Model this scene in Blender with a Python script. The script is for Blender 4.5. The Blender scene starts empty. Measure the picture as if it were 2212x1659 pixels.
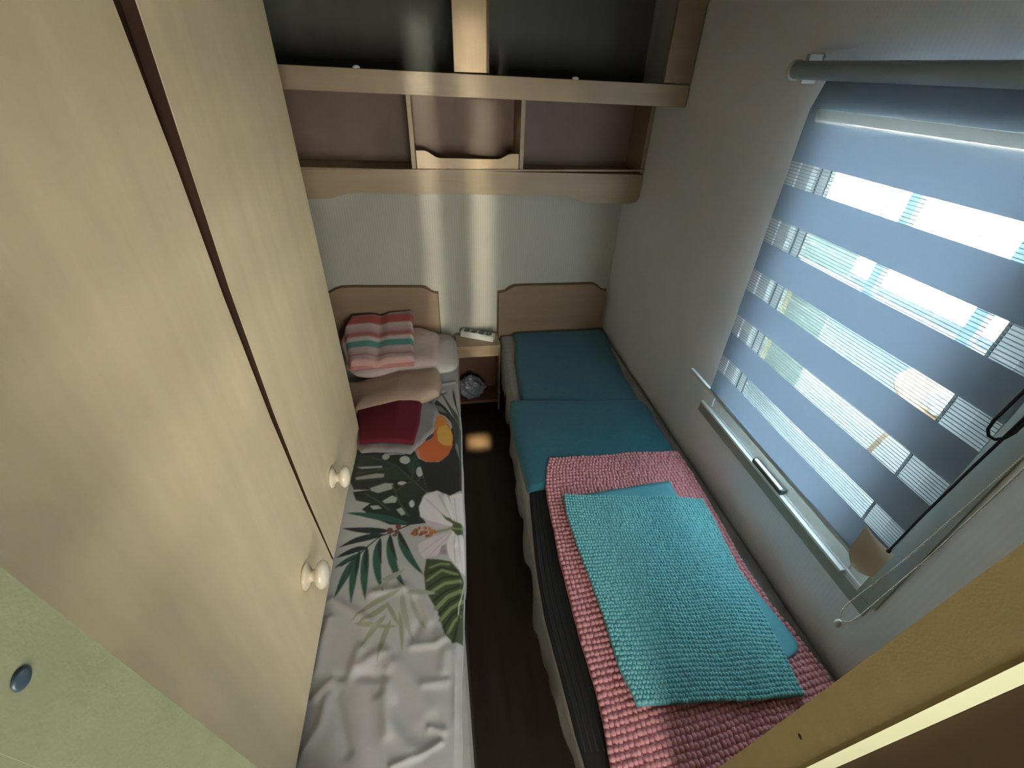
import bpy, bmesh, math, random
import numpy as np
from mathutils import Matrix, Vector
C = bpy.context.scene.collection
sc = bpy.context.scene
random.seed(7); rng = np.random.RandomState(7)

# ------------------------------------------------------------ camera, world, lights, exposure
cam_d = bpy.data.cameras.new('camera'); cam = bpy.data.objects.new('camera', cam_d); C.objects.link(cam)
cam_d.sensor_width = 36; cam_d.lens = 36*963.62/2212; cam_d.clip_start = .01
RW = ((0.98687562, -0.06852633, 0.14622126), (-0.15876066, -0.57727373, 0.80096822), (0.02952228, -0.8136702, -0.58057665))
M = Matrix([(r[0], -r[1], -r[2], 0) for r in RW] + [(0, 0, 0, 1)])
M.translation = (0, 0, 1.75)
cam.matrix_world = M
sc.camera = cam
sc.view_settings.view_transform = 'Standard'; sc.view_settings.look = 'None'
sc.view_settings.gamma = 1; sc.view_settings.use_curve_mapping = False
sc.view_settings.exposure = 0.6
sc.cycles.max_bounces = 10; sc.cycles.diffuse_bounces = 6; sc.cycles.transparent_max_bounces = 16
sc.cycles.sample_clamp_indirect = 25; sc.cycles.use_denoising = True
sc.cycles.caustics_reflective = False; sc.cycles.caustics_refractive = False

w = bpy.data.worlds.new('sky'); sc.world = w; w.use_nodes = True
nt = w.node_tree; bg = nt.nodes['Background']
bg.inputs['Color'].default_value = (0.76, 0.89, 1.0, 1); bg.inputs['Strength'].default_value = 11.0

def lamp(name, kind, loc, rot, energy, col, **k):
    d = bpy.data.lights.new(name, kind); d.energy = energy; d.color = col
    for a, b in k.items(): setattr(d, a, b)
    o = bpy.data.objects.new(name, d); C.objects.link(o); o.location = loc
    if isinstance(rot, Vector): o.rotation_euler = (rot - Vector(loc)).to_track_quat('-Z', 'Y').to_euler()
    else: o.rotation_euler = rot
    return o
WARM = (1.0, .90, .70)
lamp('sun', 'SUN', (0, 0, 6), Vector((1.0, .2, 6-.62)), 135, (1, .93, .82), angle=.01)
pw = lamp('window_portal', 'AREA', (1.05, .81, 1.2), Vector((0, .81, 1.2)), 1, (1, 1, 1), shape='RECTANGLE', size=.72, size_y=.96)
pw.data.cycles.is_portal = True
# light reaching the room through the open doorway from the hall
lamp('hall_window_light', 'AREA', (.38, -1.05, 1.15), Vector((-.15, 1.6, .80)), 22, (1, .95, .84), shape='RECTANGLE', size=.8, size_y=.9)
lamp('hall_added_fill', 'AREA', (.37, -.22, 1.45), Vector((-.40, .30, 1.0)), .5, (1, .93, .80), shape='RECTANGLE', size=.25, size_y=.35)  # added fill, no lamp hangs here; brightens the wardrobe near the door
# slits of daylight from the hall, falling on the far wall as two tall streaks
lamp('hall_slit_light', 'AREA', (-.40, -1.05, 1.35), Vector((.235, 2.31, 1.10)), .20, (1, .92, .72), shape='RECTANGLE', size=.07, size_y=1.5, spread=math.radians(3.5))
lamp('hall_slit_light', 'AREA', (-.06, -1.05, 1.35), Vector((-.015, 2.31, 1.20)), .10, (1, .92, .75), shape='RECTANGLE', size=.035, size_y=1.5, spread=math.radians(2.5))
lamp('hall_glint_light', 'AREA', (.06, -.9, 1.9), Vector((.162, 1.875, 0)), .30, (1, .78, .45), shape='RECTANGLE', size=.11, size_y=.045, spread=math.radians(1.2))

# ------------------------------------------------------------ materials
def mat(name, col, rough=.6, var=.0, vscale=4., stretch=(1, 1, 1), bump=0., bscale=200., metal=0., attr=False, sheen=0., trans=0., spec=.5, bstretch=(1, 1, 1)):
    m = bpy.data.materials.new(name); m.use_nodes = True
    n = m.node_tree.nodes; l = m.node_tree.links; b = n['Principled BSDF']
    b.inputs['Roughness'].default_value = rough; b.inputs['Metallic'].default_value = metal
    b.inputs['Specular IOR Level'].default_value = spec
    if sheen: b.inputs['Sheen Weight'].default_value = sheen; b.inputs['Sheen Roughness'].default_value = .5
    tc = n.new('ShaderNodeTexCoord')
    base = None
    if attr:
        a = n.new('ShaderNodeAttribute'); a.attribute_name = 'print'; base = a.outputs['Color']
    if var or attr:
        mp = n.new('ShaderNodeMapping'); mp.inputs['Scale'].default_value = stretch; l.new(tc.outputs['Object'], mp.inputs[0])
        nz = n.new('ShaderNodeTexNoise'); nz.inputs['Scale'].default_value = vscale; nz.inputs['Detail'].default_value = 5; nz.inputs['Roughness'].default_value = .6
        l.new(mp.outputs[0], nz.inputs['Vector'])
        mr = n.new('ShaderNodeMapRange'); mr.inputs[1].default_value = .3; mr.inputs[2].default_value = .7; mr.inputs[3].default_value = 1-var; mr.inputs[4].default_value = 1+var
        l.new(nz.outputs['Fac'], mr.inputs[0])
        mx = n.new('ShaderNodeVectorMath'); mx.operation = 'SCALE'
        if base is not None: l.new(base, mx.inputs[0])
        else: mx.inputs[0].default_value = col[:3]
        l.new(mr.outputs[0], mx.inputs['Scale']); l.new(mx.outputs[0], b.inputs['Base Color'])
    else: b.inputs['Base Color'].default_value = (*col[:3], 1)
    if bump:
        mp2 = n.new('ShaderNodeMapping'); mp2.inputs['Scale'].default_value = bstretch; l.new(tc.outputs['Object'], mp2.inputs[0])
        nb = n.new('ShaderNodeTexNoise'); nb.inputs['Scale'].default_value = bscale; nb.inputs['Detail'].default_value = 2; l.new(mp2.outputs[0], nb.inputs['Vector'])
        bp = n.new('ShaderNodeBump'); bp.inputs['Strength'].default_value = bump; bp.inputs['Distance'].default_value = .002
        l.new(nb.outputs['Fac'], bp.inputs['Height']); l.new(bp.outputs[0], b.inputs['Normal'])
    if trans: b.inputs['Transmission Weight'].default_value = trans
    return m
def s(r, g, b):   # sRGB 0-255 to linear
    f = lambda c: (c/255/12.92 if c/255 <= .04045 else ((c/255+.055)/1.055)**2.4)
    return (f(r), f(g), f(b))
WOOD = mat('beech_laminate', s(196, 170, 134), .38, .09, 3, (5, 5, .5), .05, 60)
WOODH = mat('beech_laminate_shelf', s(160, 140, 112), .42, .09, 3, (.6, 5, 6), .05, 60)
WOODD = mat('beech_laminate_headboard', s(146, 122, 98), .5, .10, 3, (.7, 4, 6))
WOODT = mat('wardrobe_laminate', s(224, 206, 172), .40, .07, 2.2, (7, 7, .7), .04, 50)
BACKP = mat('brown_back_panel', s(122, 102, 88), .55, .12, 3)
EDGE = mat('dark_edge_banding', s(96, 66, 42), .5, .1)
GAP = mat('dark_door_gap', s(64, 40, 24), .7, .25, 6)
JAMBL = mat('jamb_laminate', s(136, 143, 112), .5, .05, 30, bump=.1, bscale=300)
JAMBR = mat('jamb_laminate_tan', s(174, 158, 112), .55, .06, 30, bump=.1, bscale=300)
TRIMC = mat('cream_edge_trim', s(208, 211, 174), .5, .03, 20)
DOORM = mat('brown_door_laminate', s(88, 70, 50), .5, .15, 8)
DARKP = mat('shade_dark_cupboard_back', s(92, 94, 88), .6, .08, 3, (6, 1, .5))  # shade of the upper cupboard put into the panel colour
FLOORM = mat('floor_vinyl', s(46, 38, 30), .45, .25, 3, (7, .8, 1))
WHITEP = mat('white_plastic', s(214, 216, 212), .35)
FRAMEP = mat('window_frame_plastic', s(206, 214, 214), .4)
CASEM = mat('grey_casing', s(150, 154, 150), .6)
INNERM = mat('shade_dark_inner_laminate', s(112, 82, 64), .6, .1, 4)  # laminate darkened in colour for the shade inside the nightstand
SOCKM = mat('grey_socket', s(120, 122, 120), .5)
ROLLM = mat('roller_fabric', s(168, 190, 212), .35)
GASK = mat('dark_gasket', s(70, 84, 84), .6)
CERAM = mat('cream_ceramic', s(236, 226, 206), .12, spec=.7)
BRASS = mat('brass_hinge', s(180, 160, 110), .35, metal=.6)
SCREWM = mat('dark_screw_cap', s(54, 72, 86), .35)
MATTR = mat('mattress_ticking', s(150, 146, 142), .9, .06, 40)
BASEM = mat('dark_bed_base', s(48, 38, 30), .7, .1)
SHEETP = mat('printed_cotton', (1, 1, 1), .75, .03, 30, attr=True, sheen=.15, bump=.15, bscale=900)
SHEETR = mat('grey_patterned_cotton', s(156, 152, 150), .85, .12, 28)
TEALM = mat('dark_teal_fleece', s(30, 98, 114), .95, .10, 60, bump=.5, bscale=500, sheen=.25)
BLACKM = mat('black_ribbed_mat', s(24, 25, 26), .9, .12, 20)
PINKM = mat('pink_chenille', s(206, 146, 152), .9, .10, 60, sheen=.3)
PINKB = mat('pink_mat_backing', s(176, 112, 120), .9)
TURQM = mat('turquoise_chenille', s(118, 190, 194), .9, .10, 60, sheen=.3)
TURQB = mat('turquoise_backing', s(86, 156, 168), .8, .05, 60)
REDM = mat('crimson_fabric', s(104, 14, 36), .85, .08, 60, bump=.2, bscale=500)
GREYM = mat('grey_cotton', s(142, 138, 142), .9, .08, 30, bump=.2, bscale=300)
SATIN = mat('beige_satin', s(176, 150, 132), .42, .08, 10)
PILLOWM = mat('pale_pink_cotton', s(206, 186, 178), .85, .05, 30, bump=.2, bscale=300)
WHITEC = mat('white_cotton', s(200, 196, 192), .85, .04, 30)
STRIPEM = mat('striped_cotton', (1, 1, 1), .9, .05, 80, attr=True, bump=.4, bscale=400)
BLACKC = mat('black_cord', s(34, 40, 44), .6)
CHAINM = mat('white_bead_chain', s(206, 202, 192), .5)

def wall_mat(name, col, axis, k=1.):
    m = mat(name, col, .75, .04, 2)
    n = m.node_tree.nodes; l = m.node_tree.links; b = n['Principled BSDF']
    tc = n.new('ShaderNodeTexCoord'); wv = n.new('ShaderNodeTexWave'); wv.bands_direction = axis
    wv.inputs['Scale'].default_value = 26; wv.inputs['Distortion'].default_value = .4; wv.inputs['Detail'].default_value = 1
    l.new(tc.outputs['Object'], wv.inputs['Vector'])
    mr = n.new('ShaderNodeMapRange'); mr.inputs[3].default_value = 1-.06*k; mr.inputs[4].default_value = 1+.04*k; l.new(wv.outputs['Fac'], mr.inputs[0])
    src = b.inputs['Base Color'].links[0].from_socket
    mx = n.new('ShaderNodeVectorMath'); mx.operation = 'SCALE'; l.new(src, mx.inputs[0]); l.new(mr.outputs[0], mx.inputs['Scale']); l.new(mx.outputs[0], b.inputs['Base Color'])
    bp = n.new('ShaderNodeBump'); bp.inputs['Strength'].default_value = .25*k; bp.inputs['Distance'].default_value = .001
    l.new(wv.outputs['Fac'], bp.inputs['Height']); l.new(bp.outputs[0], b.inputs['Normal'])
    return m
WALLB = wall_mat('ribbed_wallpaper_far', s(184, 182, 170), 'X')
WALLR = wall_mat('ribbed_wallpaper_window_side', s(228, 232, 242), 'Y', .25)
CEILM = mat('ceiling_panel', s(120, 120, 116), .8)
HALLM = mat('hall_panel', s(150, 130, 100), .8)

def fabric(name, col, tcol, wt, bumpy=True):
    m = bpy.data.materials.new(name); m.use_nodes = True
    n = m.node_tree.nodes; l = m.node_tree.links; n.clear()
    out = n.new('ShaderNodeOutputMaterial'); d = n.new('ShaderNodeBsdfDiffuse'); t = n.new('ShaderNodeBsdfTranslucent'); mx = n.new('ShaderNodeMixShader')
    d.inputs[0].default_value = (*col, 1); t.inputs[0].default_value = (*tcol, 1); mx.inputs[0].default_value = wt
    l.new(d.outputs[0], mx.inputs[1]); l.new(t.outputs[0], mx.inputs[2]); l.new(mx.outputs[0], out.inputs[0])
    return m, mx, out
BLINDF, _, _ = fabric('blind_opaque_weave', s(176, 192, 206), (.029, .0445, .069), .5)
SHEER, smx, sout = fabric('blind_sheer_weave', s(206, 212, 212), (.03, .038, .045), .72)
n = SHEER.node_tree.nodes; l = SHEER.node_tree.links
tr = n.new('ShaderNodeBsdfTransparent'); m2 = n.new('ShaderNodeMixShader')
tc = n.new('ShaderNodeTexCoord'); sp = n.new('ShaderNodeSeparateXYZ'); l.new(tc.outputs['Object'], sp.inputs[0])
a1 = n.new('ShaderNodeMath'); a1.operation = 'MULTIPLY'; a1.inputs[1].default_value = 1/.0075; l.new(sp.outputs['Z'], a1.inputs[0])
a2 = n.new('ShaderNodeMath'); a2.operation = 'FRACT'; l.new(a1.outputs[0], a2.inputs[0])
a3 = n.new('ShaderNodeMapRange'); a3.inputs[1].default_value = .18; a3.inputs[2].default_value = .26; a3.inputs[3].default_value = .035; a3.inputs[4].default_value = .62; l.new(a2.outputs[0], a3.inputs[0])
a3.interpolation_type = 'SMOOTHSTEP'
l.new(a3.outputs[0], m2.inputs[0]); l.new(smx.outputs[0], m2.inputs[1]); l.new(tr.outputs[0], m2.inputs[2]); l.new(m2.outputs[0], sout.inputs[0])
GLASS = bpy.data.materials.new('window_glass'); GLASS.use_nodes = True
n = GLASS.node_tree.nodes; l = GLASS.node_tree.links; n.clear()
out = n.new('ShaderNodeOutputMaterial'); tr = n.new('ShaderNodeBsdfTransparent'); gl = n.new('ShaderNodeBsdfGlossy'); gl.inputs['Roughness'].default_value = .02
fr = n.new('ShaderNodeFresnel'); fr.inputs[0].default_value = 1.4; mx = n.new('ShaderNodeMixShader')
tr.inputs[0].default_value = (.93, .97, .97, 1)
mx.inputs[0].default_value = .05; l.new(tr.outputs[0], mx.inputs[1]); l.new(gl.outputs[0], mx.inputs[2]); l.new(mx.outputs[0], out.inputs[0])
BAGM = mat('thin_plastic_bag', s(150, 156, 168), .25, .1, 20, trans=.25)

# ------------------------------------------------------------ mesh helpers
def link(name, verts, faces, m, parent=None, smooth=False):
    me = bpy.data.meshes.new(name); me.from_pydata([tuple(v) for v in verts], [], [tuple(f) for f in faces]); me.update()
    if m: me.materials.append(m)
    if smooth: me.polygons.foreach_set('use_smooth', [True]*len(me.polygons))
    o = bpy.data.objects.new(name, me); C.objects.link(o)
    if parent is not None: o.parent = parent; o.matrix_parent_inverse = parent.matrix_basis.inverted()
    return o
def frombm(name, bm, m, parent=None, smooth=False):
    bmesh.ops.recalc_face_normals(bm, faces=bm.faces)
    me = bpy.data.meshes.new(name); bm.to_mesh(me); bm.free()
    if m: me.materials.append(m)
    if smooth: me.polygons.foreach_set('use_smooth', [True]*len(me.polygons))
    o = bpy.data.objects.new(name, me); C.objects.link(o)
    if parent is not None: o.parent = parent; o.matrix_parent_inverse = parent.matrix_basis.inverted()
    return o
def tag(o, label=None, cat=None, group=None, kind=None):
    if label: o['label'] = label
    if cat: o['category'] = cat
    if group: o['group'] = group
    if kind: o['kind'] = kind
    return o
def thing(name, label, cat, loc, group=None, kind=None):
    o = bpy.data.objects.new(name, None); C.objects.link(o); o.location = loc
    return tag(o, label, cat, group, kind)
def boxbm(bm, a, b, bev=0.):
    r = bmesh.ops.create_cube(bm, size=1)
    c = [(a[i]+b[i])/2 for i in range(3)]; d = [abs(b[i]-a[i]) for i in range(3)]
    for v in r['verts']: v.co = Vector((c[0]+v.co.x*d[0], c[1]+v.co.y*d[1], c[2]+v.co.z*d[2]))
    if bev: bmesh.ops.bevel(bm, geom=list({e for v in r['verts'] for e in v.link_edges}), offset=bev, segments=2, affect='EDGES', profile=.5)
def box(name, a, b, m, parent=None, bev=0.):
    bm = bmesh.new(); boxbm(bm, a, b, bev); return frombm(name, bm, m, parent)
def prism(name, poly, axis, a0, a1, m, parent=None, bev=0.):
    bm = bmesh.new()
    def pt(p, a):
        return {'x': (a, p[0], p[1]), 'y': (p[0], a, p[1]), 'z': (p[0], p[1], a)}[axis]
    v0 = [bm.verts.new(pt(p, a0)) for p in poly]; v1 = [bm.verts.new(pt(p, a1)) for p in poly]
    bm.faces.new(v0); bm.faces.new(v1[::-1]); k = len(poly)
    for i in range(k): bm.faces.new((v0[i], v0[(i+1) % k], v1[(i+1) % k], v1[i]))
    if bev: bmesh.ops.bevel(bm, geom=list(bm.edges), offset=bev, segments=1, affect='EDGES')
    return frombm(name, bm, m, parent)
def tube(name, pts, r, m, parent=None, seg=8, closed=False):
    pts = [Vector(p) for p in pts]; vs = []; fs = []
    N = len(pts); up = Vector((0, 0, 1))
    for i, p in enumerate(pts):
        t = (pts[(i+1) % N] - pts[i-1]) if closed else (pts[min(i+1, N-1)] - pts[max(i-1, 0)])
        t.normalize(); a = t.cross(Vector((.9, .3, .2))).normalized(); b = t.cross(a)
        for k in range(seg):
            an = 2*math.pi*k/seg; vs.append(p + a*r*math.cos(an) + b*r*math.sin(an))
    R = N if closed else N-1
    for i in range(R):
        for k in range(seg):
            fs.append((i*seg+k, i*seg+(k+1) % seg, ((i+1) % N)*seg+(k+1) % seg, ((i+1) % N)*seg+k))
    if not closed: fs.append(tuple(range(seg))[::-1]); fs.append(tuple((N-1)*seg+k for k in range(seg)))
    return link(name, vs, fs, m, parent, True)
def lathe(name, prof, origin, axis, m, parent=None, seg=24):
    ax = Vector(axis).normalized(); a = ax.cross(Vector((.1, .2, 1))).normalized(); b = ax.cross(a); o = Vector(origin); vs = []; fs = []
    for r, h in prof:
        for k in range(seg):
            an = 2*math.pi*k/seg; vs.append(o + ax*h + (a*math.cos(an)+b*math.sin(an))*r)
    for i in range(len(prof)-1):
        for k in range(seg): fs.append((i*seg+k, i*seg+(k+1) % seg, (i+1)*seg+(k+1) % seg, (i+1)*seg+k))
    fs.append(tuple(range(seg))[::-1]); fs.append(tuple((len(prof)-1)*seg+k for k in range(seg)))
    return link(name, vs, fs, m, parent, True)
def wob(x, y, f, seed, n=6):
    r = np.random.RandomState(seed); o = 0*x
    for k in range(n):
        a = r.uniform(0, 2*math.pi); q = f*r.uniform(.5, 1.6); o = o + np.sin((x*math.cos(a)+y*math.sin(a))*q+r.uniform(0, 6.28))/n
    return o
def resample(P, n):
    P = np.array(P, float); 
    if np.abs(P).max() > 20: P = P/1000.
    d = np.r_[0, np.cumsum(np.linalg.norm(np.diff(P, axis=0), axis=1))]; d /= d[-1]
    t = np.linspace(0, 1, n); X = np.stack([np.interp(t, d, P[:, k]) for k in range(P.shape[1])], 1)
    for _ in range(max(1, n//14)):
        X[1:-1] = (X[:-2]+2*X[1:-1]+X[2:])/4
    return X
def setcol(me, cols):
    at = me.color_attributes.new('print', 'FLOAT_COLOR', 'POINT')
    c = np.ones((len(me.vertices), 4), 'f'); c[:, :3] = cols; at.data.foreach_set('color', c.ravel())
def cloth(name, L, R, z, th, m, nu=30, nv=40, amp=.002, f=18, seed=1, parent=None, rnd=.012, zfun=None, colfun=None, ew=.002):
    """a soft slab between two outline curves: rounded rim, gently uneven top"""
    L = resample(L, nv); R = resample(R, nv)
    U, V = np.meshgrid(np.linspace(0, 1, nu), np.linspace(0, 1, nv))
    X = L[:, None, 0]*(1-U)+R[:, None, 0]*U; Y = L[:, None, 1]*(1-U)+R[:, None, 1]*U
    X = X+ew*wob(X, Y, 60, seed+7); Y = Y+ew*wob(X, Y, 55, seed+9)
    wd = np.linalg.norm(R-L, axis=1)[:, None]; ln = np.linalg.norm(L[-1]-L[0])
    d = np.minimum(np.minimum(U, 1-U)*wd, np.minimum(V, 1-V)*ln)
    prof = np.sqrt(np.clip(1-(1-np.clip(d/rnd, 0, 1))**2, 0, 1))
    Z0 = (zfun(X, Y) if zfun else z+0*X)
    T = Z0 + th*(.25+.75*prof) + amp*wob(X, Y, f, seed)*prof
    top = np.stack([X, Y, T], -1).reshape(-1, 3); bot = np.stack([X, Y, Z0], -1).reshape(-1, 3)
    vs = np.vstack([top, bot]); N = nu*nv; fs = []
    for j in range(nv-1):
        for i in range(nu-1):
            a = j*nu+i; fs.append((a, a+1, a+nu+1, a+nu)); fs.append((N+a, N+a+nu, N+a+nu+1, N+a+1))
    for i in range(nu-1):
        fs.append((i, N+i, N+i+1, i+1)); b = (nv-1)*nu+i; fs.append((b, b+1, N+b+1, N+b))
    for j in range(nv-1):
        a = j*nu; fs.append((a, a+nu, N+a+nu, N+a)); b = a+nu-1; fs.append((b, N+b, N+b+nu, b+nu))
    o = link(name, vs, fs, m, parent, True)
    if colfun is not None:
        c = colfun(U, V, X, Y).reshape(-1, 3); setcol(o.data, np.vstack([c, c]))
    return o, (L, R, T, U, V)
def tufts(name, data, pu, pv, r, h, m, parent, seed, inset=.002, wave=.004, step=1.0):
    """thousands of chenille nubs joined in one mesh, in rows across the mat"""
    L, R, T, U, V = data; nvg, nug = T.shape
    ln = np.linalg.norm(np.diff((L+R)/2, axis=0), axis=1).sum(); rr = np.random.RandomState(seed)
    vs = []; fs = []; k = 0
    rows = int(ln/pv)
    K = 7
    prof = [(1.0, 0.), (.86, .55), (.45, .93)]
    an = 2*np.pi*np.arange(K)/K
    for j in range(rows):
        v = (j+.5)/rows
        l_ = np.array([np.interp(v, np.linspace(0, 1, nvg), L[:, q]) for q in (0, 1)]); r_ = np.array([np.interp(v, np.linspace(0, 1, nvg), R[:, q]) for q in (0, 1)])
        W = np.linalg.norm(r_-l_); n = int((W-inset)/pu)
        for i in range(n):
            u = (i+.5+rr.uniform(-.12, .12))/n*(1-inset/W)+inset/2/W
            p = l_*(1-u)+r_*u
            dy = wave*wob(np.array([p[0]]), np.array([p[1]]), 26, seed+3)[0] + rr.uniform(-.1, .1)*pv
            gi = min(nug-4, max(3, int(u*(nug-1)))); gj = min(nvg-4, max(3, int(v*(nvg-1))))
            z = T[gj, gi]-.002
            sx = r*rr.uniform(.88, 1.15)*pu*.56; sy = pv*.54*rr.uniform(.88, 1.12); hh = h*rr.uniform(.8, 1.15)
            b0 = len(vs)
            for q, hz in prof:
                for a in an: vs.append((p[0]+sx*q*math.cos(a), p[1]+dy+sy*q*math.sin(a), z+hh*hz))
            vs.append((p[0], p[1]+dy, z+hh))
            for t in range(2):
                for a in range(K): fs.append((b0+t*K+a, b0+t*K+(a+1) % K, b0+(t+1)*K+(a+1) % K, b0+(t+1)*K+a))
            for a in range(K): fs.append((b0+2*K+a, b0+2*K+(a+1) % K, b0+3*K))
    o = link(name, vs, fs, m, parent, True); o['kind'] = 'stuff'
    return o

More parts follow.
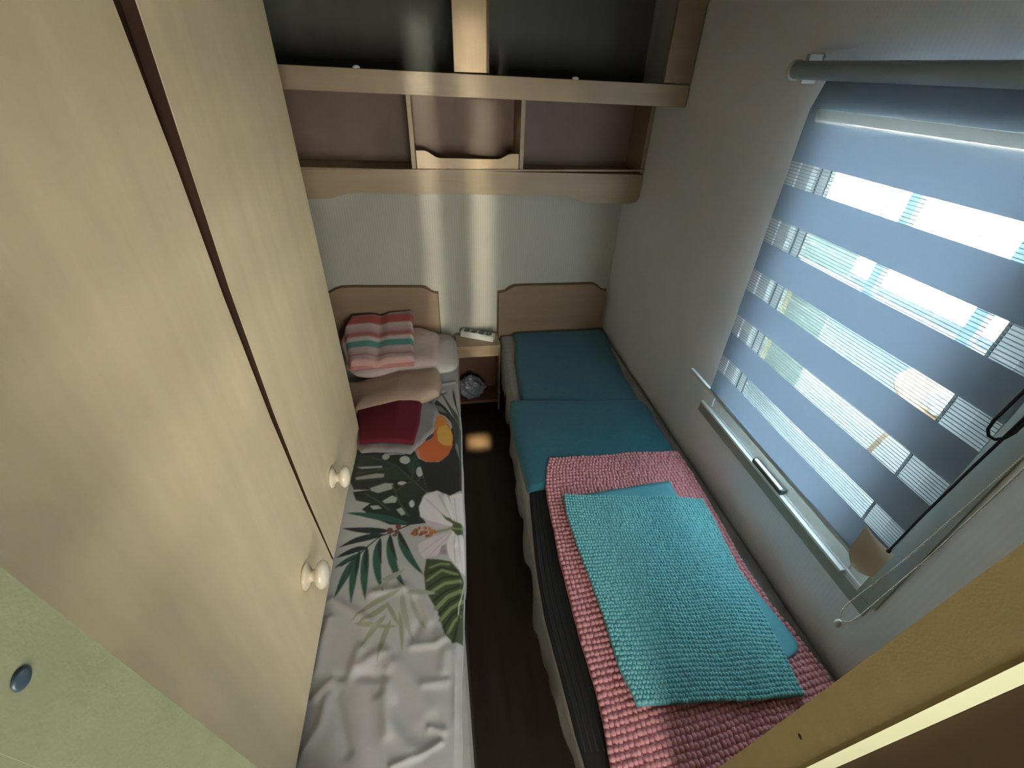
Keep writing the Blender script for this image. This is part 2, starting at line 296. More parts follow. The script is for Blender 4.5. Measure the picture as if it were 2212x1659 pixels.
PRINT=[('p',(22,32,26),[(-397,1461),(-354,1455),(-285,1418),(-243,1357),(-187,1350),(-146,1372),(-122,1289),(-95,1141),(-112,1121),(-125,1069),(-120,1033),(-96,1005),(-160,1004),(-223,1015),(-281,1050),(-324,1091),(-298,1114),(-349,1134),(-365,1177),(-305,1180),(-364,1191),(-383,1237),(-392,1312),(-395,1404)]),('p',(30,46,38),[(-367,1400),(-281,1376),(-217,1288),(-302,1297),(-364,1295)]),('p',(40,50,30),[(-368,1296),(-221,1286),(-152,1209),(-244,1224),(-361,1234)]),('p',(34,44,30),[(-206,1161),(-147,1200),(-104,1148),(-150,1121),(-188,1126)]),('p',(24,60,50),[(-176,1296),(-146,1358),(-108,1274),(-139,1241),(-162,1250)]),('p',(186,188,182),[(-244,1352),(-245,1343),(-250,1337),(-258,1335),(-266,1339),(-272,1346),(-274,1356),(-273,1365),(-268,1371),(-260,1373),(-253,1369),(-246,1362)]),('p',(186,188,182),[(-162,1317),(-164,1306),(-172,1299),(-182,1297),(-192,1302),(-200,1311),(-203,1322),(-201,1333),(-194,1340),(-183,1342),(-173,1338),(-165,1328)]),('p',(186,188,182),[(-110,1246),(-112,1233),(-117,1224),(-124,1221),(-130,1225),(-135,1236),(-137,1250),(-136,1263),(-131,1273),(-124,1276),(-117,1271),(-112,1260)]),('p',(186,188,182),[(-172,1194),(-174,1189),(-180,1187),(-188,1186),(-196,1189),(-203,1193),(-205,1199),(-203,1203),(-197,1206),(-189,1206),(-181,1204),(-174,1199)]),('p',(186,188,182),[(-141,1092),(-142,1084),(-146,1078),(-150,1077),(-155,1080),(-158,1086),(-160,1095),(-159,1103),(-155,1109),(-151,1111),(-146,1108),(-143,1101)]),('p',(165,172,165),[(-372,1325),(-272,1305),(-268,1292),(-348,1307)]),('p',(165,172,165),[(-369,1262),(-291,1266),(-259,1257),(-259,1238),(-362,1245)]),('p',(165,172,165),[(-305,1189),(-252,1207),(-220,1198),(-224,1172),(-273,1159),(-300,1174)]),('p',(165,172,165),[(-256,1119),(-222,1141),(-203,1127),(-208,1106),(-245,1108)]),('p',(165,172,165),[(-204,1075),(-186,1083),(-171,1052),(-185,1047)]),('p',(165,172,165),[(-247,1048),(-225,1048),(-208,1036),(-232,1035)]),('p',(165,172,165),[(-297,1103),(-269,1102),(-256,1087),(-284,1086)]),('l',(62,74,42),[(-317,1367),(-212,1288),(-148,1206),(-100,1141)],5),('l',(62,74,42),[(-367,1286),(-292,1283),(-221,1288)],5),('l',(62,74,42),[(-152,1218),(-150,1280),(-145,1331)],5),('l',(62,74,42),[(-148,1204),(-182,1187),(-206,1161)],5),('l',(62,74,42),[(-223,1192),(-195,1105),(-161,1041)],5),('l',(62,74,42),[(-320,1163),(-270,1121),(-227,1075)],5),('l',(62,74,42),[(-134,1198),(-108,1230),(-99,1248)],5),('p',(16,19,19),[(-148,1379),(-131,1323),(-99,1299),(-48,1292),(19,1514),(-14,1575),(-40,1595),(-59,1675),(-48,1697),(-7,1634),(22,1562),(45,1511),(52,1374),(37,1134),(-15,1111),(-57,1141),(-95,1138),(-122,1289)]),('p',(48,54,54),[(-8,1616),(21,1554),(45,1511),(59,1477),(50,1312),(22,1378),(19,1467),(6,1556)]),('p',(120,124,124),[(23,1396),(34,1377),(40,1294),(30,1315),(21,1364)]),('p',(110,112,112),[(-54,1657),(-28,1641),(-3,1590),(-40,1612)]),('p',(205,105,48),[(-142,1378),(-122,1407),(-74,1452),(-68,1509),(-56,1564),(-38,1586),(-15,1567),(3,1500),(15,1445),(10,1380),(-10,1327),(-39,1297),(-81,1294),(-117,1314),(-136,1343)]),('p',(215,165,70),[(-45,1506),(-11,1518),(7,1476),(12,1423),(5,1380),(-26,1384),(-50,1416),(-53,1469)]),('p',(212,135,55),[(-54,1563),(-38,1585),(-16,1565),(-1,1516),(-42,1506),(-66,1478)]),('p',(200,130,100),[(-142,1377),(-132,1391),(-125,1355),(-122,1321),(-135,1340)]),('p',(28,82,104),[(-117,1416),(-109,1461),(-86,1480),(-65,1455),(-79,1431),(-103,1419)]),('p',(66,78,48),[(-33,1775),(-9,1715),(15,1640),(55,1550),(57,1493),(26,1553),(-5,1669)]),('p',(44,54,36),[(31,1787),(39,1728),(43,1650),(57,1583),(53,1566),(34,1651),(28,1710)]),('p',(196,188,196),[(-127,924),(-81,945),(-10,959),(-24,910),(-67,872),(-108,865),(-123,893)]),('p',(214,210,214),[(-14,959),(31,930),(34,800),(7,804),(-27,858),(-36,903)]),('p',(150,132,148),[(-51,905),(-34,911),(-34,868),(-60,876)]),('p',(214,210,214),[(-15,1108),(40,1123),(37,976),(0,996)]),('p',(214,210,214),[(-125,1080),(-104,1125),(-61,1142),(-27,1118),(-12,1075),(-3,1012),(-13,974),(-48,993),(-88,1008),(-120,1035)]),('p',(188,178,192),[(-108,1021),(-48,993),(-21,977),(-65,978),(-96,995)]),('l',(172,168,172),[(-104,1114),(-59,1055),(-17,989)],2.5),('l',(172,168,172),[(-57,1130),(-34,1067),(-10,993)],2.5),('l',(172,168,172),[(2,1100),(3,1041),(6,990)],2.5),('l',(172,168,172),[(-119,888),(-70,925),(-18,955)],2.5),('l',(172,168,172),[(-97,868),(-59,906),(-15,950)],2.5),('l',(172,168,172),[(15,811),(8,879),(3,948)],2.5),('l',(172,168,172),[(-9,839),(-10,895),(-3,948)],2.5),('p',(70,86,48),[(-51,1043),(-28,1015),(-10,1002),(25,980),(29,944),(3,938),(-16,960),(-9,983),(-32,1006)]),('l',(120,138,84),[(26,963),(-22,968),(-69,962)],6),('p',(14,34,34),[(-222,991),(-242,1001),(-262,1007),(-281,1011),(-301,1014),(-321,1016),(-341,1018),(-361,1020),(-380,1021),(-380,1020),(-360,1010),(-340,1002),(-320,995),(-300,990),(-280,986),(-261,984),(-241,984),(-222,990)]),('p',(14,34,34),[(-236,977),(-258,985),(-279,987),(-298,985),(-316,981),(-334,976),(-350,968),(-366,958),(-381,947),(-381,946),(-363,950),(-345,953),(-327,956),(-308,958),(-290,961),(-272,965),(-253,969),(-236,977)]),('p',(14,34,34),[(-289,936),(-305,941),(-318,942),(-331,940),(-343,936),(-354,931),(-365,925),(-375,917),(-384,909),(-384,908),(-372,910),(-360,912),(-347,914),(-335,917),(-323,920),(-311,923),(-299,928),(-289,936)]),('p',(28,78,66),[(-307,915),(-321,915),(-332,913),(-342,908),(-352,903),(-361,896),(-369,889),(-377,881),(-384,872),(-384,871),(-374,875),(-364,880),(-354,884),(-344,889),(-334,894),(-325,899),(-315,906),(-307,915)]),('p',(28,78,66),[(-160,1011),(-186,1031),(-213,1045),(-240,1057),(-267,1066),(-295,1073),(-323,1078),(-350,1082),(-378,1083),(-378,1083),(-351,1072),(-323,1062),(-296,1051),(-268,1041),(-241,1031),(-214,1022),(-187,1014),(-160,1011)]),('p',(28,78,66),[(-309,916),(-327,904),(-339,888),(-349,871),(-356,852),(-361,833),(-365,813),(-368,793),(-369,772),(-368,772),(-360,788),(-352,804),(-344,820),(-336,837),(-328,855),(-320,873),(-313,893),(-309,915)]),('p',(14,34,34),[(-309,916),(-318,909),(-323,901),(-328,892),(-332,882),(-335,872),(-337,862),(-339,852),(-340,841),(-340,840),(-335,849),(-331,857),(-326,866),(-322,875),(-317,884),(-314,893),(-310,904),(-309,916)]),('p',(28,78,66),[(-313,927),(-325,906),(-331,884),(-333,861),(-334,838),(-332,815),(-329,792),(-324,770),(-318,747),(-317,747),(-316,767),(-314,788),(-312,809),(-311,831),(-309,853),(-308,876),(-308,901),(-312,927)]),('p',(14,34,34),[(-313,927),(-318,916),(-321,905),(-322,893),(-322,881),(-321,869),(-320,857),(-318,844),(-315,832),(-315,832),(-314,843),(-312,854),(-311,865),(-310,877),(-309,889),(-309,901),(-310,913),(-312,927)]),('p',(28,78,66),[(-291,938),(-301,914),(-304,890),(-304,867),(-302,843),(-299,820),(-293,797),(-286,774),(-278,752),(-277,752),(-277,773),(-277,794),(-277,816),(-278,839),(-278,862),(-280,886),(-283,911),(-290,937)]),('p',(14,34,34),[(-291,938),(-295,926),(-297,913),(-296,901),(-295,889),(-294,877),(-291,864),(-288,852),(-284,840),(-284,840),(-283,851),(-283,863),(-283,875),(-283,887),(-283,899),(-284,911),(-286,924),(-291,937)]),('p',(28,78,66),[(-251,969),(-264,943),(-269,917),(-270,891),(-267,867),(-261,842),(-253,818),(-242,794),(-228,771),(-227,771),(-232,793),(-236,816),(-239,840),(-241,864),(-243,889),(-244,915),(-245,941),(-251,969)]),('p',(14,34,34),[(-251,969),(-256,955),(-258,942),(-258,929),(-256,916),(-253,903),(-250,890),(-245,877),(-239,864),(-239,864),(-240,877),(-241,889),(-242,902),(-243,915),(-244,928),(-245,941),(-247,955),(-251,969)]),('p',(28,78,66),[(-221,979),(-229,947),(-229,918),(-225,891),(-218,865),(-208,841),(-196,817),(-181,795),(-163,773),(-162,773),(-171,796),(-179,820),(-187,845),(-193,870),(-199,896),(-205,923),(-211,951),(-221,979)]),('p',(14,34,34),[(-221,979),(-224,963),(-223,949),(-220,935),(-216,921),(-211,908),(-205,895),(-198,883),(-190,870),(-190,871),(-193,883),(-197,897),(-200,910),(-203,923),(-207,937),(-210,951),(-214,965),(-221,979)]),('p',(28,78,66),[(-195,990),(-195,958),(-190,931),(-181,907),(-170,884),(-157,863),(-143,844),(-126,825),(-108,809),(-108,809),(-118,830),(-129,851),(-139,873),(-149,895),(-159,919),(-169,943),(-180,967),(-195,990)]),('p',(14,34,34),[(-195,990),(-194,975),(-191,961),(-186,949),(-180,937),(-174,926),(-166,915),(-158,905),(-149,895),(-149,895),(-154,907),(-159,919),(-164,931),(-169,943),(-175,955),(-180,967),(-186,979),(-195,990)]),('l',(20,18,18),[(-160,1004),(-221,981),(-251,974),(-293,934),(-316,907),(-365,877)],4),('p',(104,52,46),[(-210,989),(-211,983),(-215,979),(-221,978),(-227,981),(-231,986),(-233,992),(-232,998),(-228,1002),(-222,1003),(-216,1001),(-212,995)]),('p',(104,52,46),[(-185,1001),(-186,996),(-189,992),(-194,991),(-198,993),(-202,998),(-204,1004),(-203,1009),(-199,1013),(-195,1014),(-190,1012),(-186,1007)]),('p',(104,52,46),[(-189,979),(-190,976),(-193,974),(-198,974),(-202,975),(-205,978),(-206,981),(-205,985),(-202,987),(-198,987),(-194,985),(-191,982)]),('p',(104,52,46),[(-197,970),(-198,967),(-201,965),(-205,965),(-209,967),(-212,969),(-214,972),(-213,975),(-210,976),(-205,977),(-201,975),(-198,973)]),('p',(130,70,30),[(-127,969),(-128,966),(-130,965),(-133,964),(-137,965),(-139,968),(-140,971),(-139,973),(-137,975),(-134,975),(-130,974),(-128,972)]),('p',(150,84,36),[(-101,963),(-102,960),(-103,959),(-106,959),(-108,960),(-109,962),(-110,964),(-109,966),(-108,968),(-105,968),(-103,967),(-101,965)]),('p',(150,84,36),[(-66,963),(-67,960),(-69,957),(-72,957),(-74,958),(-76,961),(-76,964),(-76,967),(-74,970),(-71,970),(-69,969),(-67,966)]),('p',(150,84,36),[(-128,982),(-129,979),(-131,977),(-134,977),(-137,978),(-139,980),(-140,984),(-139,987),(-137,989),(-134,989),(-131,988),(-129,985)]),('p',(166,92,38),[(-143,965),(-144,963),(-145,962),(-148,962),(-150,962),(-152,964),(-152,967),(-152,969),(-150,970),(-148,970),(-145,969),(-144,967)]),('p',(150,84,36),[(-76,964),(-77,961),(-79,959),(-82,958),(-85,959),(-87,962),(-88,966),(-87,969),(-85,971),(-82,972),(-79,970),(-77,968)]),('p',(150,84,36),[(-114,958),(-115,955),(-117,954),(-121,954),(-124,955),(-126,957),(-127,959),(-126,962),(-124,963),(-121,963),(-117,962),(-115,960)]),('p',(150,84,36),[(-119,986),(-119,983),(-121,980),(-123,980),(-125,981),(-127,984),(-128,987),(-127,991),(-126,993),(-123,994),(-121,993),(-119,990)]),('p',(130,70,30),[(-112,964),(-113,960),(-115,958),(-117,958),(-120,959),(-122,962),(-122,965),(-122,968),(-120,970),(-117,971),(-115,970),(-113,967)]),('p',(150,84,36),[(-101,965),(-101,962),(-103,960),(-106,959),(-109,961),(-111,963),(-112,967),(-111,970),(-109,972),(-106,973),(-103,972),(-101,969)]),('p',(130,70,30),[(-91,950),(-92,948),(-94,946),(-97,945),(-101,947),(-103,949),(-104,952),(-103,955),(-101,957),(-97,957),(-94,956),(-92,954)]),('p',(166,92,38),[(-134,960),(-134,958),(-137,956),(-139,956),(-142,957),(-145,959),(-145,962),(-145,964),(-143,965),(-140,966),(-137,965),(-135,963)]),('p',(130,70,30),[(-81,962),(-81,959),(-83,957),(-85,957),(-87,958),(-89,960),(-89,963),(-89,966),(-87,967),(-85,968),(-83,967),(-81,964)]),('p',(130,70,30),[(-95,966),(-95,964),(-98,962),(-101,962),(-104,963),(-106,965),(-107,968),(-106,971),(-104,972),(-101,973),(-98,972),(-95,969)]),('p',(150,84,36),[(-135,978),(-135,976),(-138,974),(-141,974),(-144,975),(-146,977),(-147,980),(-146,982),(-144,983),(-141,983),(-138,982),(-135,980)]),('p',(130,70,30),[(-97,983),(-98,980),(-100,977),(-103,977),(-105,978),(-107,981),(-108,985),(-107,988),(-105,990),(-103,991),(-100,989),(-98,987)]),('p',(166,92,38),[(-126,979),(-126,977),(-128,976),(-130,975),(-133,976),(-134,978),(-135,981),(-134,983),(-133,984),(-130,984),(-128,983),(-126,982)]),('p',(190,110,48),[(-97,984),(-98,981),(-101,980),(-104,980),(-107,981),(-110,983),(-111,986),(-110,988),(-107,990),(-104,990),(-101,989),(-98,986)]),('p',(130,70,30),[(-127,964),(-127,961),(-129,958),(-131,958),(-134,959),(-135,962),(-136,965),(-136,969),(-134,971),(-132,972),(-129,970),(-127,967)]),('p',(150,84,36),[(-73,967),(-74,964),(-76,962),(-80,962),(-83,963),(-85,965),(-86,968),(-85,971),(-83,972),(-79,973),(-76,972),(-74,969)]),('p',(166,92,38),[(-77,958),(-77,955),(-79,952),(-82,952),(-85,953),(-87,956),(-88,959),(-87,963),(-85,965),(-82,965),(-79,964),(-77,961)]),('p',(190,110,48),[(-105,970),(-106,967),(-108,966),(-112,965),(-115,967),(-117,969),(-118,972),(-117,974),(-115,976),(-112,976),(-108,975),(-106,973)]),('p',(130,70,30),[(-128,977),(-129,974),(-130,973),(-132,972),(-134,973),(-135,975),(-136,978),(-135,981),(-134,983),(-132,983),(-130,982),(-129,980)]),('p',(190,110,48),[(-101,985),(-102,982),(-103,980),(-106,979),(-108,981),(-109,983),(-110,986),(-109,989),(-108,991),(-106,992),(-103,991),(-102,988)]),('p',(130,70,30),[(-109,961),(-110,959),(-112,957),(-115,957),(-118,958),(-120,960),(-120,963),(-120,965),(-118,966),(-115,967),(-112,966),(-110,964)]),('p',(166,92,38),[(-106,964),(-107,962),(-110,960),(-113,960),(-116,961),(-119,963),(-119,966),(-119,968),(-116,970),(-113,970),(-110,969),(-107,967)]),('p',(130,70,30),[(-111,965),(-112,962),(-113,961),(-116,960),(-118,961),(-119,963),(-120,966),(-119,968),(-118,970),(-116,970),(-114,969),(-112,967)]),('p',(130,70,30),[(-86,953),(-87,951),(-89,949),(-91,949),(-93,950),(-95,952),(-96,955),(-95,957),(-93,959),(-91,959),(-89,958),(-87,956)]),('p',(190,110,48),[(-85,980),(-85,978),(-87,976),(-90,976),(-92,977),(-94,979),(-94,981),(-94,984),(-92,985),(-90,986),(-87,985),(-85,983)]),('p',(190,110,48),[(-81,972),(-82,969),(-84,968),(-87,967),(-90,968),(-92,971),(-93,974),(-92,977),(-90,979),(-87,979),(-84,978),(-82,976)]),('p',(130,70,30),[(-139,969),(-140,967),(-142,965),(-145,965),(-148,966),(-150,968),(-151,971),(-150,973),(-148,975),(-145,975),(-142,974),(-140,972)]),('p',(166,92,38),[(-82,950),(-83,947),(-85,945),(-87,944),(-89,945),(-91,948),(-92,951),(-91,954),(-89,956),(-87,956),(-84,955),(-83,953)]),('p',(190,110,48),[(-74,965),(-75,962),(-78,961),(-81,961),(-84,962),(-86,964),(-87,966),(-86,968),(-83,970),(-80,970),(-77,969),(-75,967)]),('p',(190,110,48),[(-68,967),(-69,965),(-71,963),(-75,963),(-78,964),(-80,966),(-81,969),(-80,972),(-78,973),(-74,974),(-71,972),(-69,970)]),('p',(52,66,32),[(-100,865),(-63,857),(-24,844),(8,796),(26,774),(21,702),(18,668),(26,633),(24,594),(-30,595),(-51,620),(-69,689),(-103,756),(-108,815)]),('l',(112,124,84),[(-98,789),(-53,817),(-4,795)],7),('l',(112,124,84),[(-94,746),(-45,772),(8,774)],9),('l',(112,124,84),[(-73,698),(-38,729),(20,748)],10),('l',(112,124,84),[(-62,663),(-31,692),(17,716)],9),('l',(112,124,84),[(-43,623),(-21,656),(1,670)],8),('l',(112,124,84),[(-89,832),(-56,840),(-29,834)],6),('l',(28,38,18),[(-100,809),(-57,828),(-7,811)],5),('l',(28,38,18),[(-96,765),(-49,792),(5,789)],6),('l',(28,38,18),[(-81,721),(-42,748),(17,763)],6),('l',(28,38,18),[(-65,680),(-35,710),(19,734)],6),('l',(28,38,18),[(-54,641),(-28,674),(16,694)],6),('l',(28,38,18),[(-30,598),(-13,639),(-3,671)],6),('l',(190,200,160),[(27,776),(10,731),(-5,697),(-8,672)],3),('p',(136,141,118),[(-176,767),(-200,767),(-221,762),(-240,755),(-258,746),(-274,735),(-289,722),(-303,709),(-315,693),(-315,693),(-299,704),(-283,714),(-267,723),(-249,732),(-232,741),(-213,749),(-194,757),(-176,767)]),('p',(136,141,118),[(-209,736),(-222,733),(-233,728),(-244,721),(-255,715),(-265,708),(-275,702),(-285,695),(-294,688),(-294,688),(-281,689),(-268,692),(-256,695),(-245,700),(-234,706),(-224,713),(-215,722),(-208,735)]),('p',(136,141,118),[(-302,689),(-287,680),(-271,674),(-256,669),(-241,666),(-226,664),(-211,663),(-195,662),(-180,663),(-180,663),(-195,668),(-211,672),(-226,676),(-241,680),(-257,684),(-272,687),(-287,690),(-302,689)]),('p',(136,141,118),[(-215,702),(-229,695),(-240,685),(-249,675),(-257,664),(-264,652),(-270,639),(-276,627),(-280,614),(-280,613),(-271,623),(-263,633),(-254,643),(-245,653),(-237,664),(-228,675),(-220,687),(-215,701)]),('p',(136,141,118),[(-201,683),(-211,672),(-218,660),(-223,647),(-226,634),(-228,621),(-230,608),(-230,594),(-230,580),(-229,580),(-225,592),(-220,604),(-216,616),(-212,628),(-208,641),(-204,654),(-201,667),(-201,683)]),('p',(136,141,118),[(-178,705),(-179,690),(-179,675),(-177,660),(-175,645),(-173,631),(-171,617),(-169,603),(-167,589),(-167,589),(-165,603),(-163,616),(-163,630),(-163,644),(-164,659),(-167,674),(-171,689),(-178,705)]),('p',(146,150,134),[(-172,766),(-177,745),(-176,724),(-174,705),(-169,686),(-163,667),(-155,649),(-146,632),(-135,615),(-135,615),(-139,632),(-144,650),(-148,669),(-152,687),(-156,706),(-160,726),(-164,746),(-172,766)]),('p',(146,150,134),[(-148,749),(-149,732),(-146,717),(-141,703),(-135,689),(-128,676),(-119,664),(-110,652),(-99,641),(-99,641),(-105,654),(-111,667),(-117,680),(-122,694),(-128,708),(-133,722),(-139,736),(-148,749)]),('p',(136,141,118),[(-217,741),(-216,729),(-212,718),(-207,708),(-202,699),(-196,689),(-190,680),(-183,671),(-176,663),(-176,663),(-179,673),(-182,683),(-186,693),(-190,703),(-195,713),(-201,723),(-208,733),(-217,741)]),('p',(146,150,134),[(-239,809),(-226,805),(-216,805),(-206,807),(-197,810),(-188,815),(-180,822),(-173,829),(-165,838),(-166,838),(-176,836),(-186,834),(-196,831),(-205,829),(-215,826),(-224,822),(-232,817),(-239,809)]),('p',(146,150,134),[(-262,779),(-252,775),(-244,775),(-237,777),(-231,780),(-226,785),(-221,790),(-216,797),(-213,805),(-213,806),(-220,804),(-227,802),(-234,800),(-241,797),(-247,795),(-253,791),(-259,787),(-263,780)]),('p',(146,150,134),[(-159,755),(-148,750),(-137,747),(-126,746),(-116,745),(-105,744),(-94,744),(-83,743),(-72,743),(-72,743),(-83,750),(-94,755),(-105,760),(-116,763),(-126,764),(-137,764),(-148,762),(-159,755)])]
FOLDS=[([(-330,558),(-294,556),(-204,538)],-1,14),([(-290,559),(-252,586),(-223,600)],1,16),([(-208,594),(-198,567),(-202,532),(-199,467),(-194,413)],1,14),([(-176,563),(-122,494),(-93,451)],1,22),([(-178,464),(-141,407),(-101,387)],-1,24),([(-179,350),(-121,360),(-70,377)],1,8),([(-94,409),(-63,398)],1,10),([(-67,623),(-52,589),(-58,532)],1,16),([(-138,604),(-76,600),(-47,612)],1,12),([(-344,511),(-351,454),(-380,402)],1,12),([(-340,550),(-376,516)],1,12),([(-323,511),(-301,452),(-283,395)],-1,16),([(-168,775),(-124,737),(-91,667)],1,18),([(-262,770),(-219,773),(-172,771)],1,14),([(-374,768),(-315,729),(-254,682)],1,14),([(-107,505),(-52,503)],1,12),([(-372,708),(-381,645),(-381,580)],1,16),([(-128,733),(-115,679),(-135,633)],-1,16),([(-278,615),(-294,560)],1,16),([(-37,572),(-13,518),(-19,424)],1,18),([(-215,485),(-190,435),(-141,376)],1,18),([(-136,1777),(-68,1808),(71,1832)],1,9),([(-102,1726),(-13,1753)],-1,9),([(-36,1111),(-5,907)],1,10)]
PINK=([(384,1222),(357,1167),(333,1063),(315,799),(311,552),(316,381),(302,270),(297,206)],[(916,1194),(917,1125),(914,994),(905,829),(893,683),(896,549),(915,448),(921,402),(929,351),(922,259)])
TURQ=([(386,1018),(374,948),(376,809),(384,669),(387,555),(384,457),(399,362)],[(876,932),(869,831),(855,713),(842,550),(835,484),(830,419),(817,334),(819,320)])
TURQ2=([(398,1012),(415,713),(410,500),(423,374)],[(803,1037),(796,975),(874,553),(897,426),(838,407)])
BLACK=([(290,1160),(262,964),(239,756),(234,640),(239,491),(245,386),(252,246)],[(494,1177),(489,875),(495,500),(480,211)])
TEAL1=([(410,2192),(369,1964),(350,1715),(341,1598)],[(934,2195),(906,1999),(887,1772),(882,1504)])
TEAL2=([(290,1624),(272,1504),(263,1325),(268,1181),(270,1077)],[(888,1544),(901,1466),(888,1411),(890,1239),(894,1162)])
GREY=([(-535,1854),(-476,1667),(-424,1503),(-357,1404)],[(-129,1731),(-45,1614),(-62,1473),(-160,1341)])
RED=([(-434,1785),(-404,1641),(-369,1437)],[(-112,1632),(-124,1494),(-146,1367)])

# ------------------------------------------------------------ setting
XR, YB, XL, ZC = .97, 2.314, -.66, 2.08
def struct(name, a, b, m): return tag(box(name, a, b, m), kind='structure')
struct('floor', (-1.2, -1.5, -.05), (XR+.06, YB+.05, 0), FLOORM)
struct('ceiling', (-1.2, -1.5, ZC), (XR+.06, YB+.05, ZC+.05), CEILM)
struct('wall_back', (XL-.05, YB, 0), (XR+.06, YB+.05, ZC), WALLB)
struct('wall_left', (XL-.05, .15, 0), (XL, YB, ZC), WALLB)
oy0, oy1, oz0, oz1 = .455, 1.165, .735, 1.765     # window opening
bm = bmesh.new()
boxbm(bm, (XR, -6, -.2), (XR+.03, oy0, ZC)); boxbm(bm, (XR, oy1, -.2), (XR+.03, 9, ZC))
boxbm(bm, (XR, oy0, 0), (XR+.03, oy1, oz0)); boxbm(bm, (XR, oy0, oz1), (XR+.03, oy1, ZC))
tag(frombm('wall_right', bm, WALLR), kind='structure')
bm = bmesh.new()
boxbm(bm, (-1.2, .115, 0), (-.235, .150, ZC)); boxbm(bm, (.455, .115, 0), (XR, .150, ZC)); boxbm(bm, (-.235, .115, 2.0), (.455, .150, ZC))
tag(frombm('wall_front', bm, HALLM), kind='structure')
struct('wall_hall_left', (-1.25, -1.5, 0), (-1.2, .15, ZC), HALLM)
struct('wall_hall_back', (-1.2, -1.55, 0), (XR, -1.5, ZC), HALLM)

# doorway jambs of the camera's doorway (slightly out of plumb)
def jamb(name, x0, x1, yf, sf, yn, sn, m, parent=None, z1=ZC):
    vs = []
    for z in (0, z1):
        for x, yb, k in ((x0, yf, sf), (x1, yf, sf), (x1, yn, sn), (x0, yn, sn)): vs.append((x, yb-k*(z-1.3), z))
    return link(name, vs, [(3, 2, 1, 0), (4, 5, 6, 7), (0, 1, 5, 4), (1, 2, 6, 5), (2, 3, 7, 6), (3, 0, 4, 7)], m, parent)
d1 = thing('door_1', 'open doorway the view is taken from, pale jambs on both sides', None, (0, .12, 0), kind='structure')
jl = jamb('jamb', -.235, -.210, .168, .0525, .1118, .0525, JAMBL, d1)
lathe('screw_cap', [(.0052, 0), (.0055, .0006), (.004, .0016), (.0015, .0018)], (-.210, .1265, 1.505), (1, 0, 0), SCREWM, jl)
jr = jamb('jamb', .430, .455, .151, .057, .0965, .071, JAMBR, d1)
lathe('screw_hole', [(.0032, 0), (.0032, .0004), (.0026, .0006)], (.430, .1425, 1.04), (-1, 0, 0), GAP, jr)
et = jamb('edge_trim', .4285, .458, .0960, .071, .0872, .071, TRIMC, d1)
for k in (3, 7): et.data.vertices[k].co.x = .4450
jamb('architrave', -.27, -.2105, .1117, .0525, .095, .0525, JAMBL, d1)
d2 = thing('door_2', None, None, (.47, 0, 0), kind='structure')
jamb('door_leaf', .446, .48, .0868, .071, -.55, 0.0, DOORM, d2, 1.98)

# ------------------------------------------------------------ window
wn = thing('window_1', None, None, (XR, .81, 1.2), kind='structure')
DXF = -.013
for nm, a, b in (('frame', (.988, oy1-.045, oz0), (1.03, oy1, oz1)), ('frame', (.988, oy0, oz0), (1.03, oy0+.045, oz1)),
                 ('frame', (.988, oy0+.045, oz0), (1.03, oy1-.045, oz0+.045)), ('frame', (.988, oy0+.045, oz1-.045), (1.03, oy1-.045, oz1)),
                 ('sash', (1.0, oy1-.092, oz0+.047), (1.022, oy1-.048, oz1-.047)), ('sash', (1.0, oy0+.048, oz0+.047), (1.022, oy0+.092, oz1-.047)),
                 ('sash', (1.0, oy0+.092, oz0+.047), (1.022, oy1-.092, oz0+.085)), ('sash', (1.0, oy0+.092, oz1-.085), (1.022, oy1-.092, oz1-.047))):
    box(nm, (a[0]+DXF, a[1], a[2]), (b[0]+DXF-.006, b[1], b[2]), FRAMEP, wn, .002)
for nm, a, b in (('gasket', (1.0, oy1-.098, oz0+.08), (1.012, oy1-.092, oz1-.08)), ('gasket', (1.0, oy0+.092, oz0+.08), (1.012, oy0+.098, oz1-.08)),
                 ('gasket', (.9985, oy1-.066, oz0+.05), (1.0, oy1-.061, oz1-.05))):
    box(nm, (a[0]+DXF-.001, a[1], a[2]), (b[0]+DXF-.001, b[1], b[2]), GASK, wn)
box('pane', (.998, oy0+.09, oz0+.08), (1.001, oy1-.09, oz1-.08), GLASS, wn)
box('sill', (.955, .500, .724), (.969, 1.215, .734), FRAMEP, wn, .002)
for a, b in (((.964, .410, .680), (.97, 1.222, .7235)), ((.964, .400, .7245), (.97, .452, 1.80))):
    box('casing', a, b, CASEM, wn, .001)
lt = box('latch', (.956, .745, .7345), (.972, .885, .752), GASK, wn, .001)
box('latch_lever', (.950, .748, .7525), (.960, .874, .7585), WHITEP, lt, .0015)

# ------------------------------------------------------------ outside
OUTG = mat('pale_paving', s(58, 70, 76), .9, .2, 1.2)
WHITEO = mat('white_neighbour_cladding', s(236, 232, 226), .8, .04, 3)
BLUEP = mat('pale_blue_post_paint', s(52, 84, 108), .6)
BEIGEP = mat('beige_table_plastic', s(116, 94, 62), .5)
PALEG = mat('pale_green_boards', s(84, 102, 92), .8, .05, 4)
PALEC = mat('pale_yellow_cover', s(112, 112, 80), .8, .06, 4)
struct('ground_outside', (1.04, -6, -.65), (30, 30, -.6), OUTG)
t = thing('neighbour_terrace_screen', 'sunlit white panelled terrace screen beyond the window blind', 'screen', (4.6, 3.6, -.6))
for i in range(24):  # row extended past the visible part to bounce sunlight indoors
    y0 = -5.54+i*.62
    box('panel', (4.56, y0, -.02), (4.6, y0+.60, 2.6), WHITEO, t)
t = thing('awning_frame', 'pale blue post and rail frame standing close outside the window', 'frame', (2.2, 1.5, -.6))
for y in (1.81, 1.30): box('post', (2.18, y, .84), (2.22, y+.05, 2.4), BLUEP, t)
for y in (3.6, -.8): box('corner_post', (2.17, y, -.6), (2.23, y+.06, 2.4), BLUEP, t)
